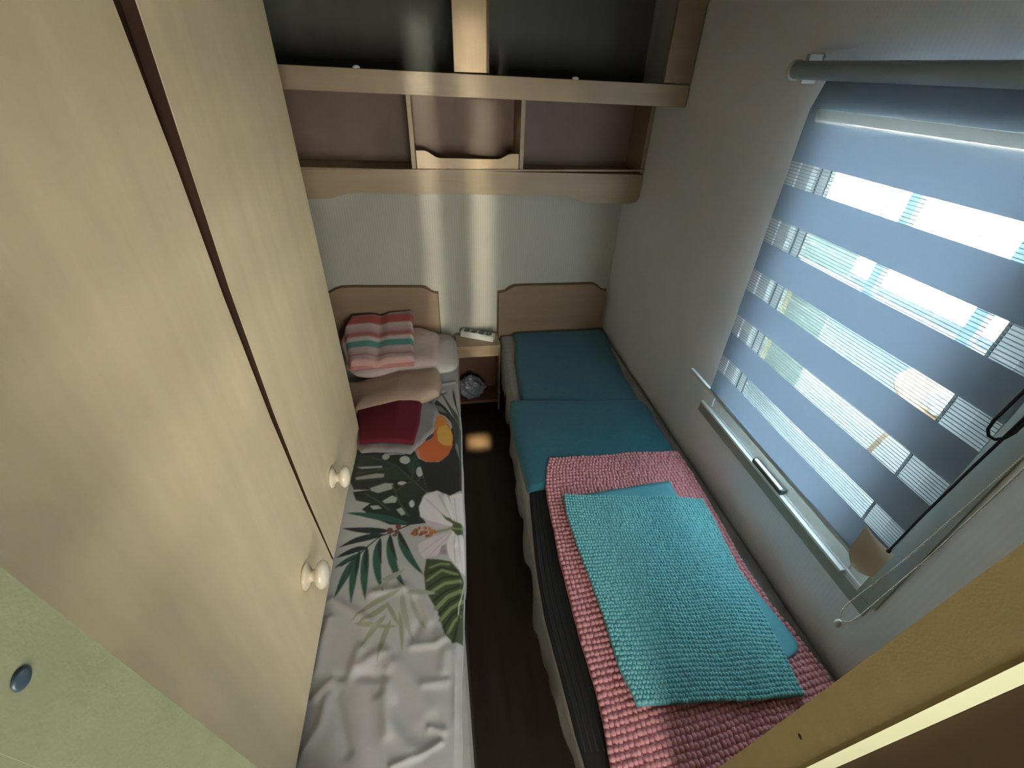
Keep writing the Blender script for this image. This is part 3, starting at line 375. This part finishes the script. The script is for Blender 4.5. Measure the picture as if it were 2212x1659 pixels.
box('rail', (2.17, -.8, .80), (2.23, 3.66, .84), BLUEP, t); box('top_rail', (2.17, -.8, 2.4), (2.23, 3.66, 2.45), BLUEP, t)
t = thing('board_fence', 'low pale green board fence in front of the white terrace screen', 'fence', (3.0, 4.0, -.6))
for i in range(6):
    for q in range(9): box('board', (2.98, 2.70+i*.62, -.6+q*.158), (3.0, 3.31+i*.62, -.6+q*.158+.150), PALEG, t)
t = thing('garden_table', 'round beige garden table seen through the third sheer band of the blind', 'table', (3.25, 1.85, -.6))
lathe('tabletop', [(.40, 0), (.44, .005), (.44, .02), (.43, .028)], (3.30, 1.70, .07), (0, 0, 1), BEIGEP, t, 48)
for k in range(4):
    a = math.pi/4+k*math.pi/2; tube('leg', [(3.30+.25*math.cos(a), 1.70+.25*math.sin(a), .07), (3.30+.36*math.cos(a), 1.70+.36*math.sin(a), -.6)], .018, BEIGEP, t)
bm = bmesh.new(); bmesh.ops.create_icosphere(bm, subdivisions=3, radius=1)
for v in bm.verts:
    k = 1+.35*math.sin(v.co.x*9+v.co.y*7)*math.cos(v.co.z*8+v.co.x*5); v.co = Vector((2.98+v.co.x*.13*k, 1.665+v.co.y*.09*k, .175+v.co.z*.062*k))
tag(frombm('crumpled_bag', bm, mat('greyish_clear_film', s(170, 186, 180), .2, .2, 20), None, True), 'crumpled greyish clear bag lying on the round garden table', 'bag')
t = thing('garden_workbench', 'pale yellow covered workbench in front of the green fence outside', 'workbench', (2.75, 3.5, -.6))
box('cover', (2.55, 2.95, .34), (2.92, 4.2, .44), PALEC, t, .03)
for x in (2.60, 2.87):
    for y in (3.05, 4.1): box('leg', (x-.02, y-.02, -.6), (x+.02, y+.02, .34), PALEC, t)

# ------------------------------------------------------------ wall shelf unit
t = thing('wall_shelf_unit', 'beech wall unit over the beds with open shelves and scalloped valance', 'shelf', (.15, YB, 1.2))
def zt(x, z, k): return z - k*x
prism('shelf_rail', [(-.655, 1.735), (.966, 1.710), (.966, 1.640), (-.655, 1.668)], 'y', 1.852, 1.870, WOODH, t, .0015)
for x in (-.22, .528):
    lathe('door_catch', [(.012, 0), (.013, .004), (.008, .0085), (.002, .0095)], (x, 1.861, zt(x, 1.7248, .0154)), (0, 0, 1), WHITEP, t, 16)
box('post', (.100, 1.853, 1.727), (.211, 1.871, ZC), WOOD, t, .001)
box('post_edge', (.2115, 1.853, 1.727), (.219, 1.872, ZC), EDGE, t)
box('stile', (.862, 1.853, 1.716), (.966, 1.870, ZC), WOODD, t, .001)
prism('shelf_board', [(-.655, 1.690), (.966, 1.668), (.966, 1.652), (-.655, 1.674)], 'y', 1.871, 2.298, WOODH, t)
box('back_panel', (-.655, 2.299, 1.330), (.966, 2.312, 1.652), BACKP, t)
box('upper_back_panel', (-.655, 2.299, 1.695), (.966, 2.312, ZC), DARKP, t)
prism('lower_shelf_board', [(-.655, 1.3895), (.966, 1.358), (.966, 1.342), (-.655, 1.3735)], 'y', 2.1275, 2.312, WOODH, t)
val = [(-.655, 1.3895), (.966, 1.358), (.966, 1.262), (.960, 1.243), (.945, 1.234), (.925, 1.231), (.72, 1.236), (.690, 1.239), (.665, 1.247), (.640, 1.261), (.618, 1.268), (.59, 1.2695)]
val += [(-.33, 1.2855), (-.36, 1.283), (-.39, 1.276), (-.42, 1.267), (-.45, 1.262), (-.655, 1.262)]
prism('valance', val, 'y', 2.113, 2.127, WOODH, t, .001)
box('valance_lip', (-.655, 2.108, 1.3725), (.966, 2.1128, 1.3795), WOODH, t).rotation_euler = (0, 0, 0)
for x in (-.079, .384):
    dv = prism('divider', [(2.118, zt(x, 1.378, .0194)), (2.118, zt(x, 1.655, .0154)), (2.298, zt(x, 1.655, .0154)), (2.298, zt(x, 1.378, .0194))], 'x', x, x+.018, WOODH, t, .001)
box('side_panel', (.950, 2.118, 1.362), (.966, 2.298, 1.638), WOODD, t)
tl = [(-.058, 1.380), (.381, 1.3715), (.381, 1.440), (.345, 1.4395), (.332, 1.436), (.305, 1.4205), (.29, 1.417), (.04, 1.4215), (.022, 1.425), (-.006, 1.444), (-.02, 1.4495), (-.058, 1.450)]
prism('tray_lip', tl, 'y', 2.119, 2.133, WOOD, t, .001)

# ------------------------------------------------------------ wardrobe
t = thing('wardrobe', 'tall pale laminate wardrobe with two doors standing over the left bed', 'wardrobe', (-.5, .85, .48))
box('body', (-.655, .175, .49), (-.407, 1.530, ZC-.003), GAP, t)
near = [(.172, .474), (.884, .474), (.872, .58), (.848, .80), (.826, 1.10), (.818, 1.40), (.822, 1.60), (.818, 1.80), (.814, 2.07), (.172, 2.07)]
far = [(.896, .474), (1.20, .450), (1.35, .43), (1.545, .400), (1.543, 2.07), (.884, 2.07), (.880, 1.80), (.866, 1.60), (.852, 1.40), (.850, 1.10), (.864, .80), (.884, .58)]
dn = prism('door', near, 'x', -.405, -.385, WOODT, t, .0015)
df = prism('door', far, 'x', -.405, -.385, WOODT, t, .0015)
fe = [(.896, .474), (.884, .58), (.864, .80), (.850, 1.10), (.852, 1.40), (.866, 1.60), (.880, 1.80), (.884, 2.07)]
prism('edge_band', fe + [(y-.002, z) for y, z in fe[::-1]], 'x', -.405, -.3865, GAP, df)
kp = [(a*1.8, b*1.35) for a, b in [(.0165, 0), (.0185, .002), (.0185, .005), (.015, .0085), (.0085, .012), (.0078, .016), (.010, .0205), (.0165, .0245), (.0195, .0295), (.0195, .0335), (.017, .0385), (.012, .0420), (.005, .0435), (.0005, .0438)]]
lathe('knob', kp, (-.385, 1.066, .655), (1, 0, 0), CERAM, df, 28)
lathe('knob', kp, (-.385, .703, .687), (1, 0, 0), CERAM, dn, 28)
box('hinge', (-.4045, 1.5465, .535), (-.389, 1.560, .605), BRASS, t, .001)

# ------------------------------------------------------------ beds
def headboard(poly, parent, y0=2.288, y1=2.308):
    o = prism('headboard', poly, 'y', y0, y1, WOODD, parent, .001)
    cx = sum(p[0] for p in poly)/len(poly); 
    g = [(cx+(p[0]-cx)*1.006+(.003 if p[0] > cx else -.003), p[1]+(.004 if p[1] > .5 else 0)) for p in poly]
    prism('edge_band', g, 'y', y1, y1+.005, EDGE, o)
    return o
bl = thing('single_bed', 'single bed along the wardrobe side, under tropical print sheet', 'bed', (-.3, 1.3, 0))
box('base', (-.64, .26, .06), (.015, 2.28, .24), BASEM, bl, .01)
box('mattress', (-.648, .245, .241), (.005, 2.284, .385), MATTR, bl, .03)
for x in (-.6, -.04):
    for y in (.32, 2.2): box('leg', (x-.02, y-.02, 0), (x+.02, y+.02, .06), BASEM, bl)
hl = [(-.645, .10), (-.011, .10), (-.011, .729), (-.030, .731), (-.045, .738), (-.065, .755), (-.080, .765), (-.10, .769), (-.43, .783), (-.50, .783), (-.53, .775), (-.56, .760), (-.585, .748), (-.645, .745)]
headboard(hl, bl)
br = thing('single_bed', 'single bed under the window, covered by teal throws and mats', 'bed', (.63, 1.3, 0))
box('base', (.335, .26, .06), (.955, 2.28, .24), BASEM, br, .01)
box('mattress', (.323, .245, .241), (.962, 2.284, .448), MATTR, br, .035)
for x in (.37, .92):
    for y in (.32, 2.2): box('leg', (x-.02, y-.02, 0), (x+.02, y+.02, .06), BASEM, br)
hr = [(.325, .10), (.955, .10), (.955, .706), (.938, .707), (.920, .712), (.905, .725), (.885, .741), (.868, .749), (.85, .751), (.425, .757), (.405, .753), (.385, .742), (.368, .728), (.350, .722), (.325, .720)]
headboard(hr, br)

# ---- printed sheet on the left bed
def seg_dist(X, Y, P):
    best = np.full(X.shape, 1e9)
    for (x0, y0), (x1, y1) in zip(P[:-1], P[1:]):
        dx, dy = x1-x0, y1-y0; q = dx*dx+dy*dy+1e-12
        t_ = np.clip(((X-x0)*dx+(Y-y0)*dy)/q, 0, 1); best = np.minimum(best, np.hypot(X-x0-t_*dx, Y-y0-t_*dy))
    return best
def inside(X, Y, P):
    r = np.zeros(X.shape, bool); n_ = len(P)
    for i in range(n_):
        x0, y0 = P[i]; x1, y1 = P[(i+1) % n_]
        if y0 == y1: continue
        c_ = ((y0 > Y) != (y1 > Y)) & (X < (x1-x0)*(Y-y0)/(y1-y0)+x0); r ^= c_
    return r
def lin(c): return np.array(s(*c))
st = .003
us = np.r_[np.arange(-.648, -.43, .012), np.arange(-.43, .075, st)]; ys = np.arange(.235, 2.27, st)
edge = np.interp(ys, [.3, .45, .71, 1.0, 1.28, 1.6, 1.95, 2.27], [-.030, -.018, .012, .034, .046, .060, .069, .060])
U, Yg = np.meshgrid(us, ys); edge = edge + .005*wob(ys, ys*0, 26, 77); Eg = np.repeat(edge[:, None], len(us), 1)
# u runs over the top up to the edge, then turns down the side
Xp = U.copy()
over = np.clip(U-(Eg-.02), 0, None)
Xp = np.where(U > Eg-.02, Eg-.02+.02*np.sin(np.clip(over/.028, 0, math.pi/2)), U)
Zg = .457 - .055*np.clip((-.22-U)/.2, 0, 1)*np.clip((Yg-1.15)/.35, 0, 1)*np.clip((2.1-Yg)/.3, 0, 1)
Zg = Zg - np.clip(over-.005, 0, None)*.75
hgt = .0035*wob(U, Yg, 16, 5) + .0014*wob(U, Yg, 48, 6)*np.clip((1.25-Yg)/.4, .25, 1)
for P, sg, wd in FOLDS:
    P_ = [(a/1000, b/1000) for a, b in P]; dd = seg_dist(U, Yg, P_); ww = wd/1000*.95
    hgt += sg*.0068*np.exp(-(dd/ww)**2)
Zg = Zg + hgt
nj, ni = U.shape
vs = list(np.stack([Xp, Yg, Zg], -1).reshape(-1, 3))
# hem hanging down the aisle side
idx = len(vs); hem = []
drop = [.02, .09, .17, .25]
for d_ in drop:
    for j in range(0, nj, 6):
        x = Xp[j, -1]+.006*math.sin(ys[j]*22)*(d_/.1)*.5-.012*(d_/.25); vs.append((x, ys[j], Zg[j, -1]-d_))
cols = np.empty((nj, ni, 3)); cols[:] = lin((168, 168, 168))
for it in PRINT:
    c_ = lin(it[1]); P = [(a/1000, b/1000) for a, b in it[2]]
    px = [p[0] for p in P]; py = [p[1] for p in P]; mg = .008
    i0 = max(0, np.searchsorted(us, min(px)-mg)); i1 = min(ni, np.searchsorted(us, max(px)+mg)); j0 = max(0, np.searchsorted(ys, min(py)-mg)); j1 = min(nj, np.searchsorted(ys, max(py)+mg))
    if i1 <= i0 or j1 <= j0: continue
    x_, y_ = U[j0:j1, i0:i1], Yg[j0:j1, i0:i1]
    if it[0] == 'p':
        dd = seg_dist(x_, y_, P+[P[0]]); sgn = np.where(inside(x_, y_, P), 1, -1); a_ = np.clip(.5+sgn*dd/.003, 0, 1)
    else:
        dd = seg_dist(x_, y_, P); a_ = np.clip(.5+(it[3]/2000.*1.2-dd)/.0028, 0, 1)
    cols[j0:j1, i0:i1] = cols[j0:j1, i0:i1]*(1-a_[..., None]) + c_*a_[..., None]
fs = []
a = (np.arange(nj-1)[:, None]*ni+np.arange(ni-1)[None, :]).ravel()
fs = [tuple(x) for x in np.stack([a, a+1, a+ni+1, a+ni], 1).tolist()]
nh = len(range(0, nj, 6))
for k in range(len(drop)-1):
    for j in range(nh-1): b_ = idx+k*nh+j; fs.append((b_, b_+1, b_+nh+1, b_+nh))
for j in range(nh-1):
    J = j*6; ring = [(J+q)*ni+ni-1 for q in range(7)]
    fs.append(tuple(ring[::-1]+[idx+j, idx+j+1]))
o = link('printed_sheet', vs, fs, SHEETP, None, True)
cc = np.vstack([cols.reshape(-1, 3), np.tile(lin((168, 168, 168)), (nh*len(drop), 1))])
for k in range(len(drop)):
    cc[nj*ni+k*nh: nj*ni+(k+1)*nh] = cols[0:nj:6, -1]
setcol(o.data, cc)
tag(o, 'white sheet with green tropical leaves, white flower and black bird print', 'sheet')

# ---- things on the left bed
def pillow(name, cx, cy, cz, a, b, c, rz, m, seed, tilt=0., amp=.05, n=28):
    vs = []; fs = []
    for j in range(n+1):
        th = -math.pi/2+math.pi*j/n
        for i in range(2*n):
            ph = math.pi*i/n; e = .55
            f = lambda q, p: math.copysign(abs(q)**p, q)
            x = f(math.cos(th), .8)*f(math.cos(ph), e); y = f(math.cos(th), .8)*f(math.sin(ph), e); z = math.sin(th)
            vs.append((x*a, y*b, z*c*(1-.35*(x*x*y*y))))
    V = np.array(vs); nn = wob(V[:, 0], V[:, 1], 30, seed, 8)+.6*wob(V[:, 0]+V[:, 2], V[:, 1], 60, seed+1, 8)
    V *= (1+amp*nn)[:, None]; V[:, 2] += c*amp*2*nn
    for j in range(n):
        for i in range(2*n): fs.append((j*2*n+i, j*2*n+(i+1) % (2*n), (j+1)*2*n+(i+1) % (2*n), (j+1)*2*n+i))
    R_ = Matrix.Rotation(rz, 3, 'Z') @ Matrix.Rotation(tilt, 3, 'X')
    W = [R_ @ Vector(v)+Vector((cx, cy, cz)) for v in V]
    return link(name, W, fs, m, None, True)
tag(pillow('white_pillow', -.04, 2.08, .485, .115, .19, .045, .03, WHITEC, 11), 'white pillow end by the nightstand, behind the pale pink pillow', 'pillow')
tag(pillow('pale_pink_pillow', -.255, 2.07, .512, .245, .20, .055, .08, PILLOWM, 21, .05, .085), 'rumpled pale pink pillow beneath the striped towel', 'pillow')
o, _ = cloth('beige_satin_cushion', [(-.50, 1.90), (-.45, 1.76), (-.42, 1.665)], [(-.03, 1.90), (-.02, 1.80), (-.035, 1.70), (-.12, 1.64)], .462, .058, SATIN, 50, 40, .006, 20, 31, None, .09, lambda X, Y: .474-.05*np.clip((-.22-X)/.2, 0, 1))
tag(o, 'beige satin cushion in front of the striped towel', 'cushion')
STR = [(0, (190, 178, 170)), (.06, (150, 160, 160)), (.10, (184, 92, 84)), (.24, (188, 94, 86)), (.27, (222, 206, 202)), (.40, (200, 168, 172)), (.45, (176, 110, 114)), (.50, (196, 120, 116)), (.53, (222, 214, 206)), (.585, (222, 214, 206)), (.60, (100, 158, 150)), (.70, (106, 164, 156)), (.72, (216, 190, 188)), (.84, (214, 184, 184)), (.87, (198, 120, 122)), (.90, (220, 200, 198)), (.96, (214, 180, 176)), (1, (206, 160, 150))]
def stripes(U_, V_, X_, Y_):
    v = np.clip(V_+.018*np.sin(U_*5)+.012*np.abs(U_-.45), 0, 1); ks = [q[0] for q in STR]; cs = np.array([lin(q[1]) for q in STR])
    return np.stack([np.interp(v, ks, cs[:, k]) for k in range(3)], -1)
tw = thing('striped_towel', 'folded towel striped pink, red, white and teal on the left bed pillows', 'towel', (-.33, 2.05, .55))
zs = lambda X, Y: .562 + .055*np.clip((Y-1.95)/.32, 0, 1) - .016*np.exp(-((X+.32)/.03)**2)
cloth('folded_layer', [(-.475, 2.255), (-.500, 2.16), (-.485, 2.05), (-.440, 1.86)], [(-.155, 2.285), (-.150, 2.15), (-.148, 2.0), (-.140, 1.875)],   .56, .032, STRIPEM, 50, 60, .003, 14, 8, tw, .022, zs, stripes)
zs2 = lambda X, Y: .535 + .05*np.clip((Y-1.95)/.32, 0, 1)
def redc(U_, V_, X_, Y_):
    c0 = np.zeros(U_.shape+(3,)); c0[:] = lin((198, 136, 128)); c0[(V_ > .5) & (V_ < .8)] = lin((214, 190, 184)); return c0
cloth('under_layer', [(-.500, 2.278), (-.520, 2.1), (-.450, 1.875)], [(-.165, 2.286), (-.152, 2.1), (-.150, 1.885)], .535, .026, STRIPEM, 30, 40, .004, 22, 9, tw, .018, zs2, redc)
cr = cloth('folded_corner', [(-.47, 2.284), (-.465, 2.24)], [(-.40, 2.284), (-.41, 2.245)], .60, .03, STRIPEM, 12, 12, .003, 30, 4, tw, .015, None, redc)
zg = lambda X, Y: .462 - .055*np.clip((-.22-X)/.2, 0, 1)*np.clip((Y-1.15)/.35, 0, 1)*np.clip((2.1-Y)/.3, 0, 1)
o, _ = cloth('grey_cloth', GREY[0], GREY[1], .46, .018, GREYM, 80, 80, .010, 38, 12, None, .02, zg, ew=.007)
tag(o, 'rumpled grey cloth spread under the crimson fabric', 'cloth')
o, _ = cloth('crimson_cloth', RED[0], RED[1], .48, .016, REDM, 40, 40, .002, 12, 14, None, .008, lambda X, Y: zg(X, Y)+.027)
tag(o, 'folded crimson cloth on the grey cloth beside the wardrobe edge', 'cloth')

# ---- right bed bedding
xs = np.linspace(0, 1, 46); ysr = np.linspace(.24, 2.275, 150)
T_, Y_ = np.meshgrid(xs, ysr)
eL = np.interp(Y_, [.24, .6, .93, 1.4, 2.2], [.262, .250, .262, .288, .340])
botz = np.interp(Y_, [.24, .5, .62, .95, 1.4, 2.2], [.33, .30, .20, .27, .24, .30]) + .018*np.sin(Y_*31)+.012*np.sin(Y_*57+1)
A_ = .22
X_ = np.where(T_ < A_, eL-.012+.010*np.sin(Y_*24+T_*8)*(1-T_/A_)*.8, eL+.0+(T_-A_)/(1-A_)*(.958-eL))
Z_ = np.where(T_ < A_, botz+(.440-botz)*np.clip(T_/A_, 0, 1)**.9, .456)
Z_ = Z_+np.where(T_ > A_, .003*wob(X_, Y_, 30, 3), 0)
nj, ni = T_.shape
vs = np.stack([X_, Y_, Z_], -1).reshape(-1, 3); a = (np.arange(nj-1)[:, None]*ni+np.arange(ni-1)[None, :]).ravel()
o = link('bed_sheet', vs, np.stack([a, a+1, a+ni+1, a+ni], 1).tolist(), SHEETR, None, True)
tag(o, 'pale greyish pink patterned sheet hanging over the aisle side of the window bed', 'sheet')
md = o.modifiers.new('thickness', 'SOLIDIFY'); md.thickness = .003; md.offset = -1
o, _ = cloth('teal_throw', [(404, 2268)]+TEAL1[0], [(958, 2262), (957, 2195)]+[(x+24, y) for x, y in TEAL1[1][1:]], .462, .018, TEALM, 40, 50, .003, 14, 31, None, .015)
tag(o, 'folded dark teal throw nearest the headboard of the window bed', 'throw')
o, _ = cloth('teal_throw', TEAL2[0], [(x+26, y) for x, y in TEAL2[1]], .465, .024, TEALM, 40, 50, .003, 14, 33, None, .02)
tag(o, 'second folded dark teal throw, tucked under the pink mat', 'throw')
bk = thing('black_mat', 'black ribbed mat lying under the pink bath mat', 'mat', (.35, .6, .46))
o, dt = cloth('mat_body', BLACK[0], BLACK[1], .458, .010, BLACKM, 60, 60, .001, 10, 35, bk, .012)
for k in range(12):
    pts = [dt[0][j]*(1-(k+.7)/16)+dt[1][j]*((k+.7)/16) for j in range(1, len(dt[0])-1, 6)]
    tube('rib', [(p[0], p[1], .4685) for p in pts], .0022, BLACKM, bk, 5)
pk = thing('bath_mat', 'long dusty pink chenille bath mat under the turquoise one', 'mat', (.6, .7, .49))
P1 = (PINK[0], PINK[1])
_, dtp = cloth('mat_backing', P1[0], P1[1], .482, .010, PINKB, 50, 80, .003, 9, 41, pk, .012)
tufts('chenille_tufts', dtp, .0125, .0150, 1.0, .0085, PINKM, pk, 42, wave=.006)
tq = thing('bath_mat', 'folded turquoise chenille bath mat lying on the pink one', 'mat', (.6, .7, .5))
cloth('folded_under_layer', TURQ2[0], TURQ2[1], .5005, .006, TURQB, 30, 40, .001, 9, 51, tq, .006)
_, dtt = cloth('mat_backing', TURQ[0], TURQ[1], .508, .009, TURQB, 50, 60, .0035, 9, 52, tq, .008)
tufts('chenille_tufts', dtt, .0088, .0108, 1.0, .0062, TURQM, tq, 53, inset=.003, wave=.009)

# ------------------------------------------------------------ nightstand and what is on and in it
t = thing('nightstand', 'beech nightstand between the beds with an open lower compartment', 'nightstand', (.2, 2.2, 0))
box('top', (.072, 2.145, .452), (.318, 2.306, .470), WOODH, t, .002)
box('front_rail', (.082, 2.158, .392), (.310, 2.172, .4515), WOODH, t, .001)
box('side', (.072, 2.156, .0), (.0815, 2.306, .4515), WOODD, t); box('side', (.3105, 2.156, .0), (.320, 2.306, .4515), WOODD, t)
box('back', (.082, 2.298, .0), (.310, 2.306, .4515), INNERM, t)
box('bottom_shelf', (.082, 2.150, .066), (.310, 2.297, .084), INNERM, t, .001)
bm = bmesh.new(); bmesh.ops.create_icosphere(bm, subdivisions=5, radius=1)
V = np.array([v.co[:] for v in bm.verts]); nn = wob(V[:, 0]+V[:, 2], V[:, 1]*1.3, 7, 61, 8)+.5*np.abs(wob(V[:, 0], V[:, 1]+V[:, 2], 17, 62, 8))+.25*wob(V[:, 1], V[:, 0]-V[:, 2], 40, 63, 8)
for v, k in zip(bm.verts, nn):
    q = 1+.24*k; zz = v.co.z*q; v.co = Vector((.148+v.co.x*.080*q, 2.212+v.co.y*.058*q, .146+(zz*.075 if zz > -.75 else -.75*.075)))
    v.co.z = max(v.co.z, .0855); v.co.x = min(max(v.co.x, .084), .30); v.co.y = min(max(v.co.y, 2.152), 2.293)
tag(frombm('plastic_bag', bm, BAGM, None, True), 'crumpled grey plastic bag in the open nightstand', 'bag')
ps = thing('power_strip', 'white four socket power strip on the nightstand', 'power strip', (.2, 2.24, .47))
A = Vector((.110, 2.280)); B = Vector((.288, 2.196)); ang = math.atan2(B.y-A.y, B.x-A.x); mid = (A+B)/2
R3 = Matrix.Translation((mid.x, mid.y, .4705)) @ Matrix.Rotation(ang, 4, 'Z')
bm = bmesh.new(); boxbm(bm, (-.099, -.022, 0), (.099, .022, .038), .005)
bo = frombm('housing', bm, WHITEP, ps); bo.data.transform(R3)
for k in range(4):
    p = R3 @ Vector((-.066+k*.044, 0, .0382)); so = lathe('socket', [(.0175, 0), (.0178, .0018), (.0150, .0020), (.0145, .0004), (.0005, .0003)], p, (0, 0, 1), SOCKM, ps, 24)
    for dx in (-.0075, .0075):
        q = R3 @ Vector((-.066+k*.044+dx*.7, dx*.7, .0386)); lathe('pin_hole', [(.0026, 0), (.0026, .0003)], q, (0, 0, 1), GASK, so, 10)

# ------------------------------------------------------------ zebra blind
t = thing('roller_blind', 'pale blue day and night roller blind with sheer and opaque bands', 'blind', (.92, .8, 1.76))
tube('roller_tube', [(.912, 1.222, 1.762), (.912, .80, 1.762), (.912, .42, 1.762)], .019, ROLLM, t, 20)
lathe('end_cap', [(.018, 0), (.022, .002), (.022, .010), (.012, .014)], (.912, 1.222, 1.762), (0, 1, 0), WHITEP, t)
box('bracket', (.930, 1.215, 1.735), (.968, 1.228, 1.795), WHITEP, t, .001)
YF0, YF1 = .425, 1.130
zb = [1.663, 1.574, 1.519, 1.435, 1.370, 1.287, 1.225, 1.142, 1.078, .994, .935, .852]
for i in range(len(zb)-1):
    a, b = zb[i], zb[i+1]; op = (i % 2 == 0); vs = []; fs = []; NN = 24; NZ = 4
    for k in range(NN+1):
        y = YF0+(YF1-YF0)*k/NN
        for q in range(NZ+1):
            z = a+(b-a)*q/NZ; xx = .912+.0012*math.sin(y*14)+.0008*math.sin(z*30)
            vs.append((xx, y, z))
    for k in range(NN):
        for q in range(NZ): b0 = k*(NZ+1)+q; fs.append((b0, b0+1, b0+NZ+2, b0+NZ+1))
    o = link('opaque_band' if op else 'sheer_band', vs, fs, BLINDF if op else SHEER, t, True)
link('opaque_band', [(.930, YF0, 1.750), (.930, YF1, 1.750), (.913, YF1, 1.688), (.913, YF0, 1.688)], [(0, 1, 2, 3)], BLINDF, t)
BATT, _, _ = fabric('clear_batten', s(200, 208, 210), (.055, .070, .082), .5)
BATT2, _, _ = fabric('clear_batten_edge', s(220, 226, 230), (.14, .17, .20), .5)
link('opaque_band', [(.912, 1.1, 1.689), (.912, YF1, 1.689), (.912, YF1, 1.661), (.912, 1.09, 1.661)], [(0, 1, 2, 3)], BLINDF, t)
link('headrail_batten', [(.909, YF0, 1.688), (.909, 1.098, 1.688), (.909, 1.092, 1.667), (.909, YF0, 1.667)], [(0, 1, 2, 3)], BATT, t)
link('batten_strip', [(.908, YF0, 1.667), (.908, 1.098, 1.667), (.908, 1.098, 1.6625), (.908, YF0, 1.6625)], [(0, 1, 2, 3)], BATT2, t)
link('batten_strip', [(.908, 1.092, 1.688), (.908, 1.100, 1.688), (.908, 1.098, 1.667), (.908, 1.088, 1.667)], [(0, 1, 2, 3)], BATT2, t)
box('bottom_rail', (.906, .425, .842), (.918, 1.262, .852), FRAMEP, t, .002)
# curled lower corner of the fabric, warm hall light put into its colour
vs = []; fs = []
for i in range(13):
    for j in range(9):
        u, v = i/12, j/8; y = .492-.075*u; z = .935-.085*v; x = .9095-.018*math.sin(u*math.pi*.9)*(.35+.65*v)
        vs.append((x, y, z-.012*math.sin(u*3.1)*v))
for i in range(12):
    for j in range(8): b0 = i*9+j; fs.append((b0, b0+1, b0+10, b0+9))
link('curled_corner', vs, fs, fabric('hall_lit_blind_fabric', s(226, 208, 186), (.60, .50, .40), .5)[0], t, True)
tube('pull_cord', [(.893, .422, .948), (.891, .418, 1.05), (.887, .408, 1.2), (.885, .398, 1.34), (.885, .39, 1.46), (.90, .40, 1.745)], .0023, BLACKC, t)
lathe('cord_stop', [(.001, 0), (.004, .002), (.004, .008), (.001, .010)], (.893, .422, .940), (0, 0, 1), BLACKC, t, 12)
loop = [(.885, .421, 1.74), (.885, .421, 1.50), (.885, .422, 1.36), (.885, .427, 1.300), (.885, .4255, 1.281), (.885, .4185, 1.272), (.885, .409, 1.273), (.885, .401, 1.283), (.885, .396, 1.30), (.885, .394, 1.33), (.885, .39, 1.74)]
tube('cord_loop', loop, .0026, BLACKC, t)
bc = [(.9, .372, 1.74), (.9, .373, 1.27), (.9, .395, .95), (.9, .420, .72), (.9, .418, .692), (.9, .404, .680), (.9, .392, .69), (.9, .386, .74), (.9, .370, 1.0), (.9, .362, 1.25), (.9, .358, 1.74)]
pts = resample(bc, 420); bm = bmesh.new(); ch = tube('chain_string', [tuple(p) for p in pts[::4]], .0009, CHAINM, t, 5)
for p in pts[::1]:
    r = bmesh.ops.create_icosphere(bm, subdivisions=1, radius=.0019)
    for v in r['verts']: v.co += Vector(p)
o = frombm('chain_beads', bm, CHAINM, ch, True); o['kind'] = 'stuff'
lathe('chain_weight', [(.003, 0), (.0075, .004), (.008, .014), (.005, .022), (.002, .024)], (.9, .407, .660), (0, 0, 1), WHITEP, t, 16)
